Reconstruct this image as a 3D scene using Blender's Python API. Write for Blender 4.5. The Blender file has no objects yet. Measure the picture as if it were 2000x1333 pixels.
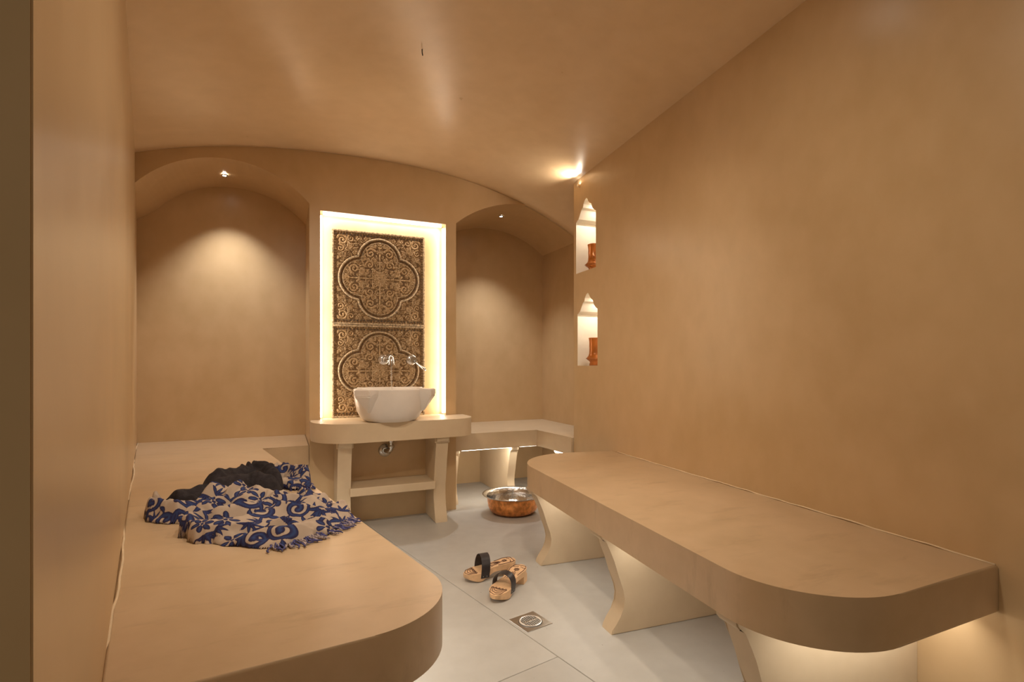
import bpy, bmesh, math, random
import numpy as np
from mathutils import Vector, Matrix

random.seed(7)
rng = np.random.default_rng(11)
scene = bpy.context.scene
C = scene.collection

# ---------------------------------------------------------------- camera, world, exposure
cam_d = bpy.data.cameras.new('camera')
cam_d.sensor_width = 36.0
cam_d.lens = 18.54
cam_d.shift_y = 0.02275
cam_d.clip_start = 0.02
cam = bpy.data.objects.new('camera', cam_d)
C.objects.link(cam)
cam.location = (0.0, 0.0, 1.0)
cam.rotation_euler = (math.radians(90), 0, math.radians(-23.7))
scene.camera = cam

world = bpy.data.worlds.new('world')
scene.world = world
world.use_nodes = True
world.node_tree.nodes['Background'].inputs['Color'].default_value = (1.0, 0.80, 0.55, 1)
world.node_tree.nodes['Background'].inputs['Strength'].default_value = 0.22

scene.view_settings.view_transform = 'Standard'
scene.view_settings.look = 'None'
scene.view_settings.gamma = 1.0
scene.view_settings.exposure = 0.08
scene.view_settings.use_curve_mapping = False
scene.cycles.max_bounces = 7
scene.cycles.glossy_bounces = 2
scene.cycles.use_adaptive_sampling = True
scene.cycles.adaptive_threshold = 0.04

WARM = (1.0, 0.83, 0.62)
LEDC = (1.0, 0.94, 0.82)
CEILC = (1.0, 0.86, 0.68)
SPOTC = (1.0, 0.98, 0.95)
P_BENCH = 1.3        # watts per metre of strip under the benches
P_NICHE = 1.7        # watts per metre of strip around the carved panel
P_CORNER = 6.5
P_SPOT = 38.0
P_CEIL = 44.0

# ---------------------------------------------------------------- helpers
def link(o, parent=None):
    C.objects.link(o)
    if parent is not None:
        o.parent = parent
    return o

def mesh_obj(name, bm, mat, parent=None, smooth=False, angle=None):
    bmesh.ops.recalc_face_normals(bm, faces=bm.faces)
    me = bpy.data.meshes.new(name)
    bm.to_mesh(me)
    bm.free()
    if smooth:
        me.polygons.foreach_set('use_smooth', [True] * len(me.polygons))
        if angle is not None:
            try:
                me.set_sharp_from_angle(angle=math.radians(angle))
            except Exception:
                pass
    me.materials.append(mat)
    return link(bpy.data.objects.new(name, me), parent)

def tag(o, label, cat, group=None):
    o['label'] = label
    o['category'] = cat
    if group:
        o['group'] = group
    return o

def thing(name, label, cat, loc=(0, 0, 0), rotz=0.0, group=None):
    o = bpy.data.objects.new(name, None)
    o.empty_display_size = 0.05
    o.location = loc
    o.rotation_euler = (0, 0, rotz)
    link(o)
    return tag(o, label, cat, group)

def struct(o):
    o['kind'] = 'structure'
    return o

def prism(bm, pts, z0, z1, bevel=0.0, segs=2):
    """vertical prism from a plan outline"""
    lo = [bm.verts.new((x, y, z0)) for x, y in pts]
    hi = [bm.verts.new((x, y, z1)) for x, y in pts]
    n = len(pts)
    f1 = bm.faces.new(hi)
    f0 = bm.faces.new(lo[::-1])
    for i in range(n):
        bm.faces.new((lo[i], lo[(i + 1) % n], hi[(i + 1) % n], hi[i]))
    if bevel > 0:
        es = list(f1.edges) + list(f0.edges)
        bmesh.ops.bevel(bm, geom=es, offset=bevel, segments=segs, profile=0.5, affect='EDGES')

def box(bm, c, s, M=None):
    r = bmesh.ops.create_cube(bm, size=1.0)
    m = Matrix.Translation(c) @ Matrix.Diagonal((*s, 1))
    if M is not None:
        m = M @ m
    bmesh.ops.transform(bm, matrix=m, verts=r['verts'])
    return r['verts']

def rbox(bm, c, s, b=0.003, M=None, segs=2):
    vs = box(bm, c, s, M)
    es = list({e for v in vs for e in v.link_edges})
    bmesh.ops.bevel(bm, geom=es, offset=b, segments=segs, profile=0.5, affect='EDGES')

def lathe(bm, prof, n=64, c=(0, 0, 0), wob=None):
    rings = []
    for r, z in prof:
        if r < 1e-6:
            rings.append([bm.verts.new((c[0], c[1], c[2] + z))])
        else:
            rings.append([bm.verts.new((c[0] + r * math.cos(2 * math.pi * i / n),
                                        c[1] + r * math.sin(2 * math.pi * i / n), c[2] + z)) for i in range(n)])
    for a, b in zip(rings[:-1], rings[1:]):
        if len(a) == 1 and len(b) == 1:
            continue
        for i in range(n):
            j = (i + 1) % n
            if len(a) == 1:
                bm.faces.new((a[0], b[j], b[i]))
            elif len(b) == 1:
                bm.faces.new((a[i], a[j], b[0]))
            else:
                bm.faces.new((a[i], a[j], b[j], b[i]))

def tube(bm, pts, rad, n=10, cap=True):
    pts = [Vector(p) for p in pts]
    rads = rad if isinstance(rad, (list, tuple)) else [rad] * len(pts)
    rings = []
    up = Vector((0, 0, 1))
    prev = None
    for i, p in enumerate(pts):
        t = (pts[min(i + 1, len(pts) - 1)] - pts[max(i - 1, 0)]).normalized()
        if prev is None:
            a = t.cross(up)
            if a.length < 1e-3:
                a = t.cross(Vector((1, 0, 0)))
        else:
            a = prev - t * prev.dot(t)
        a.normalize()
        prev = a
        b = t.cross(a)
        rings.append([bm.verts.new(p + (a * math.cos(2 * math.pi * k / n) + b * math.sin(2 * math.pi * k / n)) * rads[i]) for k in range(n)])
    for a, b in zip(rings[:-1], rings[1:]):
        for k in range(n):
            bm.faces.new((a[k], a[(k + 1) % n], b[(k + 1) % n], b[k]))
    if cap:
        bm.faces.new(rings[0][::-1])
        bm.faces.new(rings[-1])

def arc(cx, cy, r, a0, a1, n):
    return [(cx + r * math.cos(math.radians(a0 + (a1 - a0) * i / n)), cy + r * math.sin(math.radians(a0 + (a1 - a0) * i / n))) for i in range(n + 1)]

def fillet(poly, radii, n=14):
    """round chosen corners of a plan polygon"""
    out = []
    m = len(poly)
    for i, (p, r) in enumerate(zip(poly, radii)):
        if r <= 0:
            out.append(tuple(p))
            continue
        p = Vector(p)
        a = (Vector(poly[i - 1]) - p).normalized()
        b = (Vector(poly[(i + 1) % m]) - p).normalized()
        ang = a.angle(b)
        t = r / math.tan(ang / 2)
        cen = p + (a + b).normalized() * (r / math.sin(ang / 2))
        s = p + a * t - cen
        e = p + b * t - cen
        a0 = math.atan2(s.y, s.x)
        a1 = math.atan2(e.y, e.x)
        d = (a1 - a0 + math.pi) % (2 * math.pi) - math.pi
        for k in range(n + 1):
            th = a0 + d * k / n
            out.append((cen.x + r * math.cos(th), cen.y + r * math.sin(th)))
    return out

def boolean_cut(o, cutters):
    for c in cutters:
        m = o.modifiers.new('cut', 'BOOLEAN')
        m.operation = 'DIFFERENCE'
        m.solver = 'EXACT'
        m.object = c
    dg = bpy.context.evaluated_depsgraph_get()
    dg.update()
    me = bpy.data.meshes.new_from_object(o.evaluated_get(dg))
    me.name = o.name
    o.modifiers.clear()
    o.data = me
    for c in cutters:
        bpy.data.objects.remove(c, do_unlink=True)

def cutter(build):
    bm = bmesh.new()
    build(bm)
    bmesh.ops.recalc_face_normals(bm, faces=bm.faces)
    me = bpy.data.meshes.new('cutter')
    bm.to_mesh(me)
    bm.free()
    o = bpy.data.objects.new('cutter', me)
    C.objects.link(o)
    return o

def area_light(name, loc, size_x, size_y, direction, power, color, parent=None, roll=(1, 0, 0), spread=None):
    d = bpy.data.lights.new(name, 'AREA')
    d.shape = 'RECTANGLE'
    d.size = size_x
    d.size_y = size_y
    d.energy = power
    d.color = color
    if spread:
        d.spread = math.radians(spread)
    o = bpy.data.objects.new(name, d)
    z = -Vector(direction).normalized()
    x = Vector(roll)
    x = (x - z * x.dot(z)).normalized()
    y = z.cross(x)
    m = Matrix((x, y, z)).transposed().to_4x4()
    m.translation = Vector(loc)
    o.matrix_world = m
    link(o)
    return o

def spot_light(name, loc, target, power, color, angle, blend, radius=0.02):
    d = bpy.data.lights.new(name, 'SPOT')
    d.energy = power
    d.color = color
    d.spot_size = math.radians(angle)
    d.spot_blend = blend
    d.shadow_soft_size = radius
    o = bpy.data.objects.new(name, d)
    o.location = loc
    o.rotation_euler = (Vector(target) - Vector(loc)).to_track_quat('-Z', 'Y').to_euler()
    link(o)
    return o

# ---------------------------------------------------------------- materials
def new_mat(name):
    m = bpy.data.materials.new(name)
    m.use_nodes = True
    return m, m.node_tree.nodes, m.node_tree.links, m.node_tree.nodes['Principled BSDF']

def simple(name, col, rough=0.5, metal=0.0, bump=None, var=None):
    m, N, L, b = new_mat(name)
    b.inputs['Roughness'].default_value = rough
    b.inputs['Metallic'].default_value = metal
    tc = N.new('ShaderNodeTexCoord')
    nz = N.new('ShaderNodeTexNoise')
    nz.inputs['Scale'].default_value = (var or (20,))[0]
    nz.inputs['Detail'].default_value = 4
    L.new(tc.outputs['Object'], nz.inputs['Vector'])
    r = N.new('ShaderNodeValToRGB')
    k = var[1] if var else 0.06
    r.color_ramp.elements[0].color = (*[c * (1 - k) for c in col], 1)
    r.color_ramp.elements[1].color = (*[min(1, c * (1 + k)) for c in col], 1)
    r.color_ramp.elements[0].position = 0.35
    r.color_ramp.elements[1].position = 0.65
    L.new(nz.outputs['Fac'], r.inputs['Fac'])
    L.new(r.outputs['Color'], b.inputs['Base Color'])
    if bump:
        bp = N.new('ShaderNodeBump')
        n2 = N.new('ShaderNodeTexNoise')
        n2.inputs['Scale'].default_value = bump[0]
        L.new(tc.outputs['Object'], n2.inputs['Vector'])
        bp.inputs['Strength'].default_value = bump[1]
        bp.inputs['Distance'].default_value = bump[2]
        L.new(n2.outputs['Fac'], bp.inputs['Height'])
        L.new(bp.outputs['Normal'], b.inputs['Normal'])
    return m

def plaster(name, c_lo, c_hi, rough=0.38, stretch=(1, 1, 1), scale=1.3, speck=0.0, wave=0.25, scuff=0.0):
    """trowelled, polished lime plaster: cloudy tone, faint trowel waves"""
    m, N, L, b = new_mat(name)
    tc = N.new('ShaderNodeTexCoord')
    mp = N.new('ShaderNodeMapping')
    mp.inputs['Scale'].default_value = stretch
    L.new(tc.outputs['Object'], mp.inputs['Vector'])
    n1 = N.new('ShaderNodeTexNoise')
    n1.inputs['Scale'].default_value = scale
    n1.inputs['Detail'].default_value = 6
    n1.inputs['Roughness'].default_value = 0.55
    n1.inputs['Distortion'].default_value = 0.6
    L.new(mp.outputs['Vector'], n1.inputs['Vector'])
    n2 = N.new('ShaderNodeTexNoise')
    n2.inputs['Scale'].default_value = scale * 7
    n2.inputs['Detail'].default_value = 5
    L.new(mp.outputs['Vector'], n2.inputs['Vector'])
    mx = N.new('ShaderNodeMath')
    mx.operation = 'MULTIPLY_ADD'
    mx.inputs[1].default_value = 0.35
    L.new(n2.outputs['Fac'], mx.inputs[0])
    m2 = N.new('ShaderNodeMath')
    m2.operation = 'MULTIPLY'
    m2.inputs[1].default_value = 0.65
    L.new(n1.outputs['Fac'], m2.inputs[0])
    L.new(m2.outputs[0], mx.inputs[2])
    r = N.new('ShaderNodeValToRGB')
    r.color_ramp.elements[0].position = 0.32
    r.color_ramp.elements[1].position = 0.68
    r.color_ramp.elements[0].color = (*c_lo, 1)
    r.color_ramp.elements[1].color = (*c_hi, 1)
    L.new(mx.outputs[0], r.inputs['Fac'])
    col = r.outputs['Color']
    if speck > 0:
        v = N.new('ShaderNodeTexVoronoi')
        v.inputs['Scale'].default_value = 15
        v.inputs['Randomness'].default_value = 1.0
        L.new(tc.outputs['Object'], v.inputs['Vector'])
        nn = N.new('ShaderNodeTexNoise')
        nn.inputs['Scale'].default_value = 3.0
        L.new(tc.outputs['Object'], nn.inputs['Vector'])
        th = N.new('ShaderNodeMath')
        th.operation = 'MULTIPLY'
        th.inputs[1].default_value = 0.075
        L.new(nn.outputs['Fac'], th.inputs[0])
        lt = N.new('ShaderNodeMath')
        lt.operation = 'LESS_THAN'
        L.new(v.outputs['Distance'], lt.inputs[0])
        L.new(th.outputs[0], lt.inputs[1])
        ml = N.new('ShaderNodeMath')
        ml.operation = 'MULTIPLY'
        ml.inputs[1].default_value = speck
        L.new(lt.outputs[0], ml.inputs[0])
        mc = N.new('ShaderNodeMixRGB')
        mc.inputs['Color2'].default_value = (c_lo[0] * 0.45, c_lo[1] * 0.4, c_lo[2] * 0.35, 1)
        L.new(ml.outputs[0], mc.inputs['Fac'])
        L.new(col, mc.inputs['Color1'])
        col = mc.outputs['Color']
    if scuff > 0:
        m3 = N.new('ShaderNodeMapping')
        m3.inputs['Rotation'].default_value = (0, 0, 0.6)
        m3.inputs['Scale'].default_value = (3.0, 11.0, 3.0)
        L.new(tc.outputs['Object'], m3.inputs['Vector'])
        n4 = N.new('ShaderNodeTexNoise')
        n4.inputs['Scale'].default_value = 1.4
        n4.inputs['Detail'].default_value = 7
        n4.inputs['Roughness'].default_value = 0.65
        L.new(m3.outputs['Vector'], n4.inputs['Vector'])
        mr = N.new('ShaderNodeMapRange')
        mr.inputs['From Min'].default_value = 0.56
        mr.inputs['From Max'].default_value = 0.78
        mr.inputs['To Max'].default_value = scuff
        L.new(n4.outputs['Fac'], mr.inputs['Value'])
        mc2 = N.new('ShaderNodeMixRGB')
        mc2.inputs['Color2'].default_value = (c_lo[0] * 0.55, c_lo[1] * 0.5, c_lo[2] * 0.45, 1)
        L.new(mr.outputs['Result'], mc2.inputs['Fac'])
        L.new(col, mc2.inputs['Color1'])
        col = mc2.outputs['Color']
    L.new(col, b.inputs['Base Color'])
    rr = N.new('ShaderNodeMapRange')
    rr.inputs['To Min'].default_value = rough - 0.03
    rr.inputs['To Max'].default_value = rough + 0.06
    L.new(n2.outputs['Fac'], rr.inputs['Value'])
    L.new(rr.outputs['Result'], b.inputs['Roughness'])
    bp = N.new('ShaderNodeBump')
    bp.inputs['Strength'].default_value = wave
    bp.inputs['Distance'].default_value = 0.006
    n3 = N.new('ShaderNodeTexNoise')
    n3.inputs['Scale'].default_value = scale * 1.6
    n3.inputs['Detail'].default_value = 1.5
    L.new(mp.outputs['Vector'], n3.inputs['Vector'])
    L.new(n3.outputs['Fac'], bp.inputs['Height'])
    L.new(bp.outputs['Normal'], b.inputs['Normal'])
    return m

M = {}
M['wall'] = plaster('plaster_wall', (0.555, 0.385, 0.205), (0.675, 0.485, 0.285), 0.30, (1.1, 1.1, 0.8))
M['vault'] = plaster('plaster_vault', (0.66, 0.485, 0.295), (0.77, 0.585, 0.385), 0.28, (1, 1, 1), 1.6)
M['bench'] = plaster('plaster_bench', (0.56, 0.40, 0.24), (0.68, 0.50, 0.325), 0.32, (1, 1, 1), 2.2, scuff=0.45)
M['stand'] = plaster('plaster_stand', (0.62, 0.485, 0.325), (0.70, 0.56, 0.39), 0.45, (1, 1, 1), 2.5)
M['tile'] = plaster('floor_stone', (0.425, 0.405, 0.375), (0.515, 0.495, 0.462), 0.42, (1, 1, 1), 2.2, speck=0.55, wave=0.12)
M['grout'] = simple('grout', (0.40, 0.34, 0.27), 0.8)
M['bead'] = simple('pale_sealant', (0.78, 0.62, 0.42), 0.5)
M['chrome'] = simple('chrome', (0.60, 0.59, 0.58), 0.24, 1.0)
M['steel'] = simple('brushed_steel', (0.62, 0.60, 0.58), 0.28, 1.0)
M['slat'] = simple('bright_steel', (0.88, 0.87, 0.86), 0.38, 0.9)
M['dark'] = simple('dark_void', (0.03, 0.025, 0.02), 0.7)
M['marble'] = simple('marble', (0.80, 0.74, 0.69), 0.32, 0.0, var=(5, 0.06))
M['copper'] = simple('copper', (0.80, 0.32, 0.10), 0.30, 0.85, bump=(70, 0.6, 0.004), var=(35, 0.30))
M['tin'] = simple('tinned_metal', (0.72, 0.71, 0.70), 0.20, 1.0, bump=(55, 0.5, 0.004))
M['amber'] = simple('amber_glaze', (0.52, 0.17, 0.035), 0.12, 0.25, var=(14, 0.25))
M['wood'] = simple('pale_wood', (0.72, 0.46, 0.26), 0.5, var=(30, 0.10))
M['burnt'] = simple('burnt_line', (0.09, 0.035, 0.02), 0.7)
M['leather'] = simple('black_leather', (0.028, 0.022, 0.024), 0.36, bump=(180, 0.25, 0.002))
M['wire'] = simple('black_wire', (0.02, 0.012, 0.01), 0.5)
M['charcoal'] = simple('charcoal_terry', (0.030, 0.024, 0.028), 0.95, bump=(420, 0.8, 0.004), var=(60, 0.3))
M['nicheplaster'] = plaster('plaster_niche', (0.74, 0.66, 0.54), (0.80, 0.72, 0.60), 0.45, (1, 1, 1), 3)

def emit(name, col, strength):
    m, N, L, b = new_mat(name)
    b.inputs['Base Color'].default_value = (0.9, 0.88, 0.85, 1)
    b.inputs['Emission Color'].default_value = (*col, 1)
    b.inputs['Emission Strength'].default_value = strength
    return m
M['led'] = emit('led_strip_light', (1.0, 0.93, 0.82), 9.0)
M['lens'] = emit('lamp_lens', (1.0, 0.97, 0.92), 60.0)

def attr_mat(name, attr, stops, rough, metal=0.0, fleck=None, bump=None):
    m, N, L, b = new_mat(name)
    a = N.new('ShaderNodeAttribute')
    a.attribute_name = attr
    fac = a.outputs['Fac']
    tc = N.new('ShaderNodeTexCoord')
    if fleck:
        nz = N.new('ShaderNodeTexNoise')
        nz.inputs['Scale'].default_value = fleck[0]
        nz.inputs['Detail'].default_value = 5
        nz.inputs['Roughness'].default_value = 0.7
        L.new(tc.outputs['Object'], nz.inputs['Vector'])
        s = N.new('ShaderNodeMath')
        s.operation = 'SUBTRACT'
        s.inputs[1].default_value = 0.5
        L.new(nz.outputs['Fac'], s.inputs[0])
        ma = N.new('ShaderNodeMath')
        ma.operation = 'MULTIPLY_ADD'
        ma.inputs[1].default_value = fleck[1]
        L.new(s.outputs[0], ma.inputs[0])
        L.new(fac, ma.inputs[2])
        fac = ma.outputs[0]
    r = N.new('ShaderNodeValToRGB')
    while len(r.color_ramp.elements) < len(stops):
        r.color_ramp.elements.new(0.5)
    for e, (p, c) in zip(r.color_ramp.elements, stops):
        e.position = p
        e.color = (*c, 1)
    L.new(fac, r.inputs['Fac'])
    L.new(r.outputs['Color'], b.inputs['Base Color'])
    b.inputs['Roughness'].default_value = rough
    b.inputs['Metallic'].default_value = metal
    if bump:
        bp = N.new('ShaderNodeBump')
        n2 = N.new('ShaderNodeTexNoise')
        n2.inputs['Scale'].default_value = bump[0]
        L.new(tc.outputs['Object'], n2.inputs['Vector'])
        bp.inputs['Strength'].default_value = bump[1]
        bp.inputs['Distance'].default_value = bump[2]
        L.new(n2.outputs['Fac'], bp.inputs['Height'])
        L.new(bp.outputs['Normal'], b.inputs['Normal'])
    return m

# ---------------------------------------------------------------- room shell
Y_PIER = 3.48
Y_LBACK = 4.03
Y_RBACK = 4.22
ZB = 0.50            # seat height
TH = 0.118           # seat slab thickness
def XL(y):           # face of the left wall
    return -0.0617 - 0.1924 * y
def XR(y):           # face of the right wall
    return 1.5848 + 0.0675 * y

# floor: grout bed with large stone tiles, joints turned with the left bench
bm = bmesh.new()
prism(bm, [(-1.6, -1.4), (2.6, -1.4), (2.6, 4.4), (-1.6, 4.4)], -0.08, -0.004)
floor = struct(mesh_obj('floor', bm, M['grout']))
ta = math.radians(11.9)
e1 = Vector((math.cos(ta), math.sin(ta)))
e2 = Vector((-math.sin(ta), math.cos(ta)))
org = Vector((0.869, 1.588))
GAP = 0.0024
tile_me = {}
def tile(a0, a1, b0, b1):
    key = (round(a1 - a0, 3), round(b1 - b0, 3))
    if key not in tile_me:
        b = bmesh.new()
        w, h = key
        prism(b, [(GAP / 2, GAP / 2), (w - GAP / 2, GAP / 2), (w - GAP / 2, h - GAP / 2), (GAP / 2, h - GAP / 2)], -0.02, 0.0, 0.0012, 1)
        bmesh.ops.recalc_face_normals(b, faces=b.faces)
        me = bpy.data.meshes.new('tile')
        b.to_mesh(me)
        b.free()
        me.materials.append(M['tile'])
        tile_me[key] = me
    o = bpy.data.objects.new('tile', tile_me[key])
    p = org + e1 * a0 + e2 * b0
    o.location = (p.x, p.y, 0)
    o.rotation_euler = (0, 0, ta)
    link(o, floor)
ln = 2.8
for a0, a1, off in ((-3.1, -2.3, -0.4), (-2.3, -1.55, 0.2), (-1.55, -0.80, -0.9), (-0.80, 0.0, 0.0), (0.0, 1.50, -0.45), (1.50, 2.3, 0.2)):
    for row in range(-2, 2):
        tile(a0, a1, off + row * ln, off + (row + 1) * ln)

# left wall
bm = bmesh.new()
prism(bm, [(XL(0.431), 0.431), (XL(4.3), 4.3), (-1.7, 4.3), (-1.7, 0.431)], -0.05, 2.6)
es = [e for e in bm.edges if all(abs(v.co.y - 0.431) < 1e-4 and v.co.x > -0.5 for v in e.verts)]
bmesh.ops.bevel(bm, geom=es, offset=0.0015, segments=2, affect='EDGES')
struct(mesh_obj('wall_left', bm, M['wall']))

# right wall, with two small ogee niches near its far end
YE = 3.06
bm = bmesh.new()
prism(bm, [(XR(-1.2), -1.2), (2.6, -1.2), (2.6, 3.6), (2.15, 3.6), (2.15, YE), (XR(YE), YE)], -0.05, 2.6)
es = [e for e in bm.edges if all(abs(v.co.y - YE) < 1e-4 and v.co.x < 2.0 for v in e.verts)]
bmesh.ops.bevel(bm, geom=es, offset=0.006, segments=2, affect='EDGES')
wall_right = mesh_obj('wall_right', bm, M['wall'])
wall_right.data.materials.append(M['nicheplaster'])
N_UP = [(2.755, 1.597), (2.755, 1.945), (2.775, 1.955), (2.80, 1.975), (2.815, 2.005), (2.835, 2.015), (2.853, 2.03), (2.865, 2.05), (2.88, 2.058),
        (2.90, 2.05), (2.918, 2.03), (2.925, 2.01), (2.945, 2.0), (2.965, 1.975), (2.985, 1.95), (3.02, 1.935), (3.02, 1.597)]
N_LO = [(y - 0.021, z - 0.606) for y, z in N_UP]
def niche_cut(prof):
    def f(bm):
        a = [bm.verts.new((XR(y) - 0.05, y, z)) for y, z in prof]
        b = [bm.verts.new((XR(y) + 0.19, y, z)) for y, z in prof]
        bm.faces.new(a)
        bm.faces.new(b[::-1])
        n = len(prof)
        for i in range(n):
            bm.faces.new((a[i], a[(i + 1) % n], b[(i + 1) % n], b[i]))
    return f
boolean_cut(wall_right, [cutter(niche_cut(N_UP)), cutter(niche_cut(N_LO))])
struct(wall_right)
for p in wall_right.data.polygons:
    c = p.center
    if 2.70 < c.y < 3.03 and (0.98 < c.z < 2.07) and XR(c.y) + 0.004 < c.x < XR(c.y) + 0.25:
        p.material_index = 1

# back wall: solid block with two arched alcoves and the recess behind the basin
def arch_prof(x0, x1, zs, rise, n=28, zf=-0.2):
    w = (x1 - x0) / 2
    R = (w * w + rise * rise) / (2 * rise)
    cx, cz = (x0 + x1) / 2, zs + rise - R
    a = math.asin(w / R)
    pts = [(x0, zf)]
    for i in range(n + 1):
        t = -a + 2 * a * i / n
        pts.append((cx + R * math.sin(t), cz + R * math.cos(t)))
    pts.append((x1, zf))
    return pts
def prism_y(prof, y0, y1):
    def f(bm):
        a = [bm.verts.new((x, y0, z)) for x, z in prof]
        b = [bm.verts.new((x, y1, z)) for x, z in prof]
        bm.faces.new(a)
        bm.faces.new(b[::-1])
        n = len(prof)
        for i in range(n):
            bm.faces.new((a[i], a[(i + 1) % n], b[(i + 1) % n], b[i]))
    return f
bm = bmesh.new()
prism(bm, [(-1.7, Y_PIER), (2.6, Y_PIER), (2.6, 4.6), (-1.7, 4.6)], -0.05, 2.6)
wall_back = mesh_obj('wall_back', bm, M['wall'])
NX0, NX1, NZ0, NZ1, NY = 0.226, 1.034, 0.60, 1.957, 3.565
# the left arch springs from the left wall, its left part runs on inside that wall
pl = arch_prof(-0.735, 0.163, 1.992, 0.207)
pl = [(-1.15, -0.2), (-1.15, 1.70)] + pl[1:]
pr = arch_prof(1.107, 2.15, 1.972, 0.19)
boolean_cut(wall_back, [cutter(prism_y(pl, 3.3, Y_LBACK)),
                        cutter(prism_y(pr, 3.3, Y_RBACK)),
                        cutter(prism_y([(NX0, NZ0), (NX0, NZ1), (NX1, NZ1), (NX1, NZ0)], 3.3, NY))])
struct(wall_back)

# vaulted ceiling
BX = [-1.0, -0.735, -0.645, -0.514, -0.263, 0.035, 0.222, 0.393, 0.65, 0.85, 1.093, 1.265, 1.444, 1.629, 1.823, 2.015, 2.2]
BZ = [2.07, 2.162, 2.191, 2.228, 2.277, 2.311, 2.32, 2.326, 2.327, 2.318, 2.293, 2.264, 2.222, 2.168, 2.092, 1.995, 1.885]
bx = np.linspace(-1.0, 2.2, 161)
bz = np.interp(bx, BX, BZ)
for _ in range(40):
    bz[1:-1] = 0.25 * bz[:-2] + 0.5 * bz[1:-1] + 0.25 * bz[2:]
def zc(x, y):
    zb = float(np.interp(x, bx, bz))
    l, r = XL(y), XR(y)
    t = (x - l) / (r - l)
    zr = 2.21 + (3.05 - y) * 0.03
    zf = 2.165 + (zr - 2.165) * t + 0.155 * 4 * t * (1 - t) * (1 if 0 <= t <= 1 else 0.6)
    s = min(1, max(0, (Y_PIER - y) / 0.50))
    s = s * s * (3 - 2 * s)
    return zb + (zf - zb) * s
bm = bmesh.new()
ys = np.concatenate([np.linspace(-0.5, 2.8, 24), np.linspace(2.85, 3.50, 20)])
grid = []
for y in ys:
    x0 = XL(y) - 0.12
    x1 = XR(y) + 0.12 if y < 3.0 else 2.2
    grid.append([bm.verts.new((x, y, zc(x, y))) for x in np.linspace(x0, x1, 70)])
for a, b in zip(grid[:-1], grid[1:]):
    for i in range(69):
        bm.faces.new((a[i], a[i + 1], b[i + 1], b[i]))
ceil = struct(mesh_obj('ceiling', bm, M['vault'], smooth=True))
md = ceil.modifiers.new('thickness', 'SOLIDIFY')
md.thickness = 0.12
md.offset = 1.0
md.use_rim = True
if ceil.data.polygons[10].normal.z < 0:
    md.offset = -1.0

# ---------------------------------------------------------------- benches
def leg_profile(depth, h, s=1.0, cap=0.035):
    """side outline of a plaster leg panel: (distance from wall, z)"""
    k = h / 0.382
    offs = [(0.040, 0.345), (0.060, 0.30), (0.074, 0.267), (0.092, 0.211), (0.114, 0.160), (0.121, 0.125), (0.117, 0.095), (0.100, 0.062), (0.080, 0.034), (0.066, 0.014), (0.062, 0.0)]
    pts = [(0.0, 0.0), (0.0, h), (depth - 0.012 * s, h), (depth - 0.014 * s, h - cap * 0.45), (depth - 0.024 * s, h - cap * 0.8), (depth - 0.042 * s, h - cap)]
    pts += [(depth - o * s, z * k * (h - cap) / (0.345 * k)) for o, z in offs[1:]]
    return pts

def leg_panel(parent, p_wall, direction, depth, h, thick, mat, s=1.0, name='leg', bevel=0.003):
    """panel standing on the floor, running from the wall outwards"""
    bm = bmesh.new()
    prof = leg_profile(depth, h, s)
    d = Vector((*direction, 0)).normalized()
    side = Vector((-d.y, d.x, 0))
    a = [bm.verts.new(Vector((*p_wall, 0)) + d * t + side * thick / 2 + Vector((0, 0, z))) for t, z in prof]
    b = [bm.verts.new(Vector((*p_wall, 0)) + d * t - side * thick / 2 + Vector((0, 0, z))) for t, z in prof]
    n = len(prof)
    f1 = bm.faces.new(a)
    f2 = bm.faces.new(b[::-1])
    for i in range(n):
        bm.faces.new((a[i], a[(i + 1) % n], b[(i + 1) % n], b[i]))
    bmesh.ops.bevel(bm, geom=list(f1.edges) + list(f2.edges), offset=bevel, segments=2, affect='EDGES')
    bmesh.ops.triangulate(bm, faces=[f for f in bm.faces if len(f.verts) > 8])
    return mesh_obj(name, bm, mat, parent, smooth=True, angle=35)

def bead_line(parent, pts, r=0.003, seed=1, mat='bead'):
    rr = random.Random(seed)
    bm = bmesh.new()
    out = []
    for i in range(len(pts) - 1):
        a, b = Vector(pts[i]), Vector(pts[i + 1])
        n = max(2, int((b - a).length / 0.05))
        for k in range(n):
            out.append(a.lerp(b, k / n) + Vector((rr.uniform(-.0025, .0025), 0, rr.uniform(-.0015, .0015))))
    out.append(Vector(pts[-1]))
    tube(bm, out, r, 6)
    return mesh_obj('sealant_bead', bm, M[mat], parent, smooth=True)

def led_run(parent, pts, z, inward, power_per_m, color=LEDC, w=0.006, name='led_strip', tilt=(0, 0, -1), emat='led', lsize=0.02):
    """thin strip under a seat plus its light"""
    bm = bmesh.new()
    for (x0, y0), (x1, y1) in zip(pts[:-1], pts[1:]):
        a, b = Vector((x0, y0, z)), Vector((x1, y1, z))
        d = b - a
        L_ = d.length
        mid = (a + b) / 2
        ang = math.atan2(d.y, d.x)
        Mx = Matrix.Translation(mid) @ Matrix.Rotation(ang, 4, 'Z')
        box(bm, (0, 0, 0), (L_, w, 0.006), Mx)
        area_light('strip_light', mid + Vector((0, 0, -0.006)), L_, lsize, tilt, power_per_m * L_, color, roll=d)
    return mesh_obj(name, bm, M[emat], parent)

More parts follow.
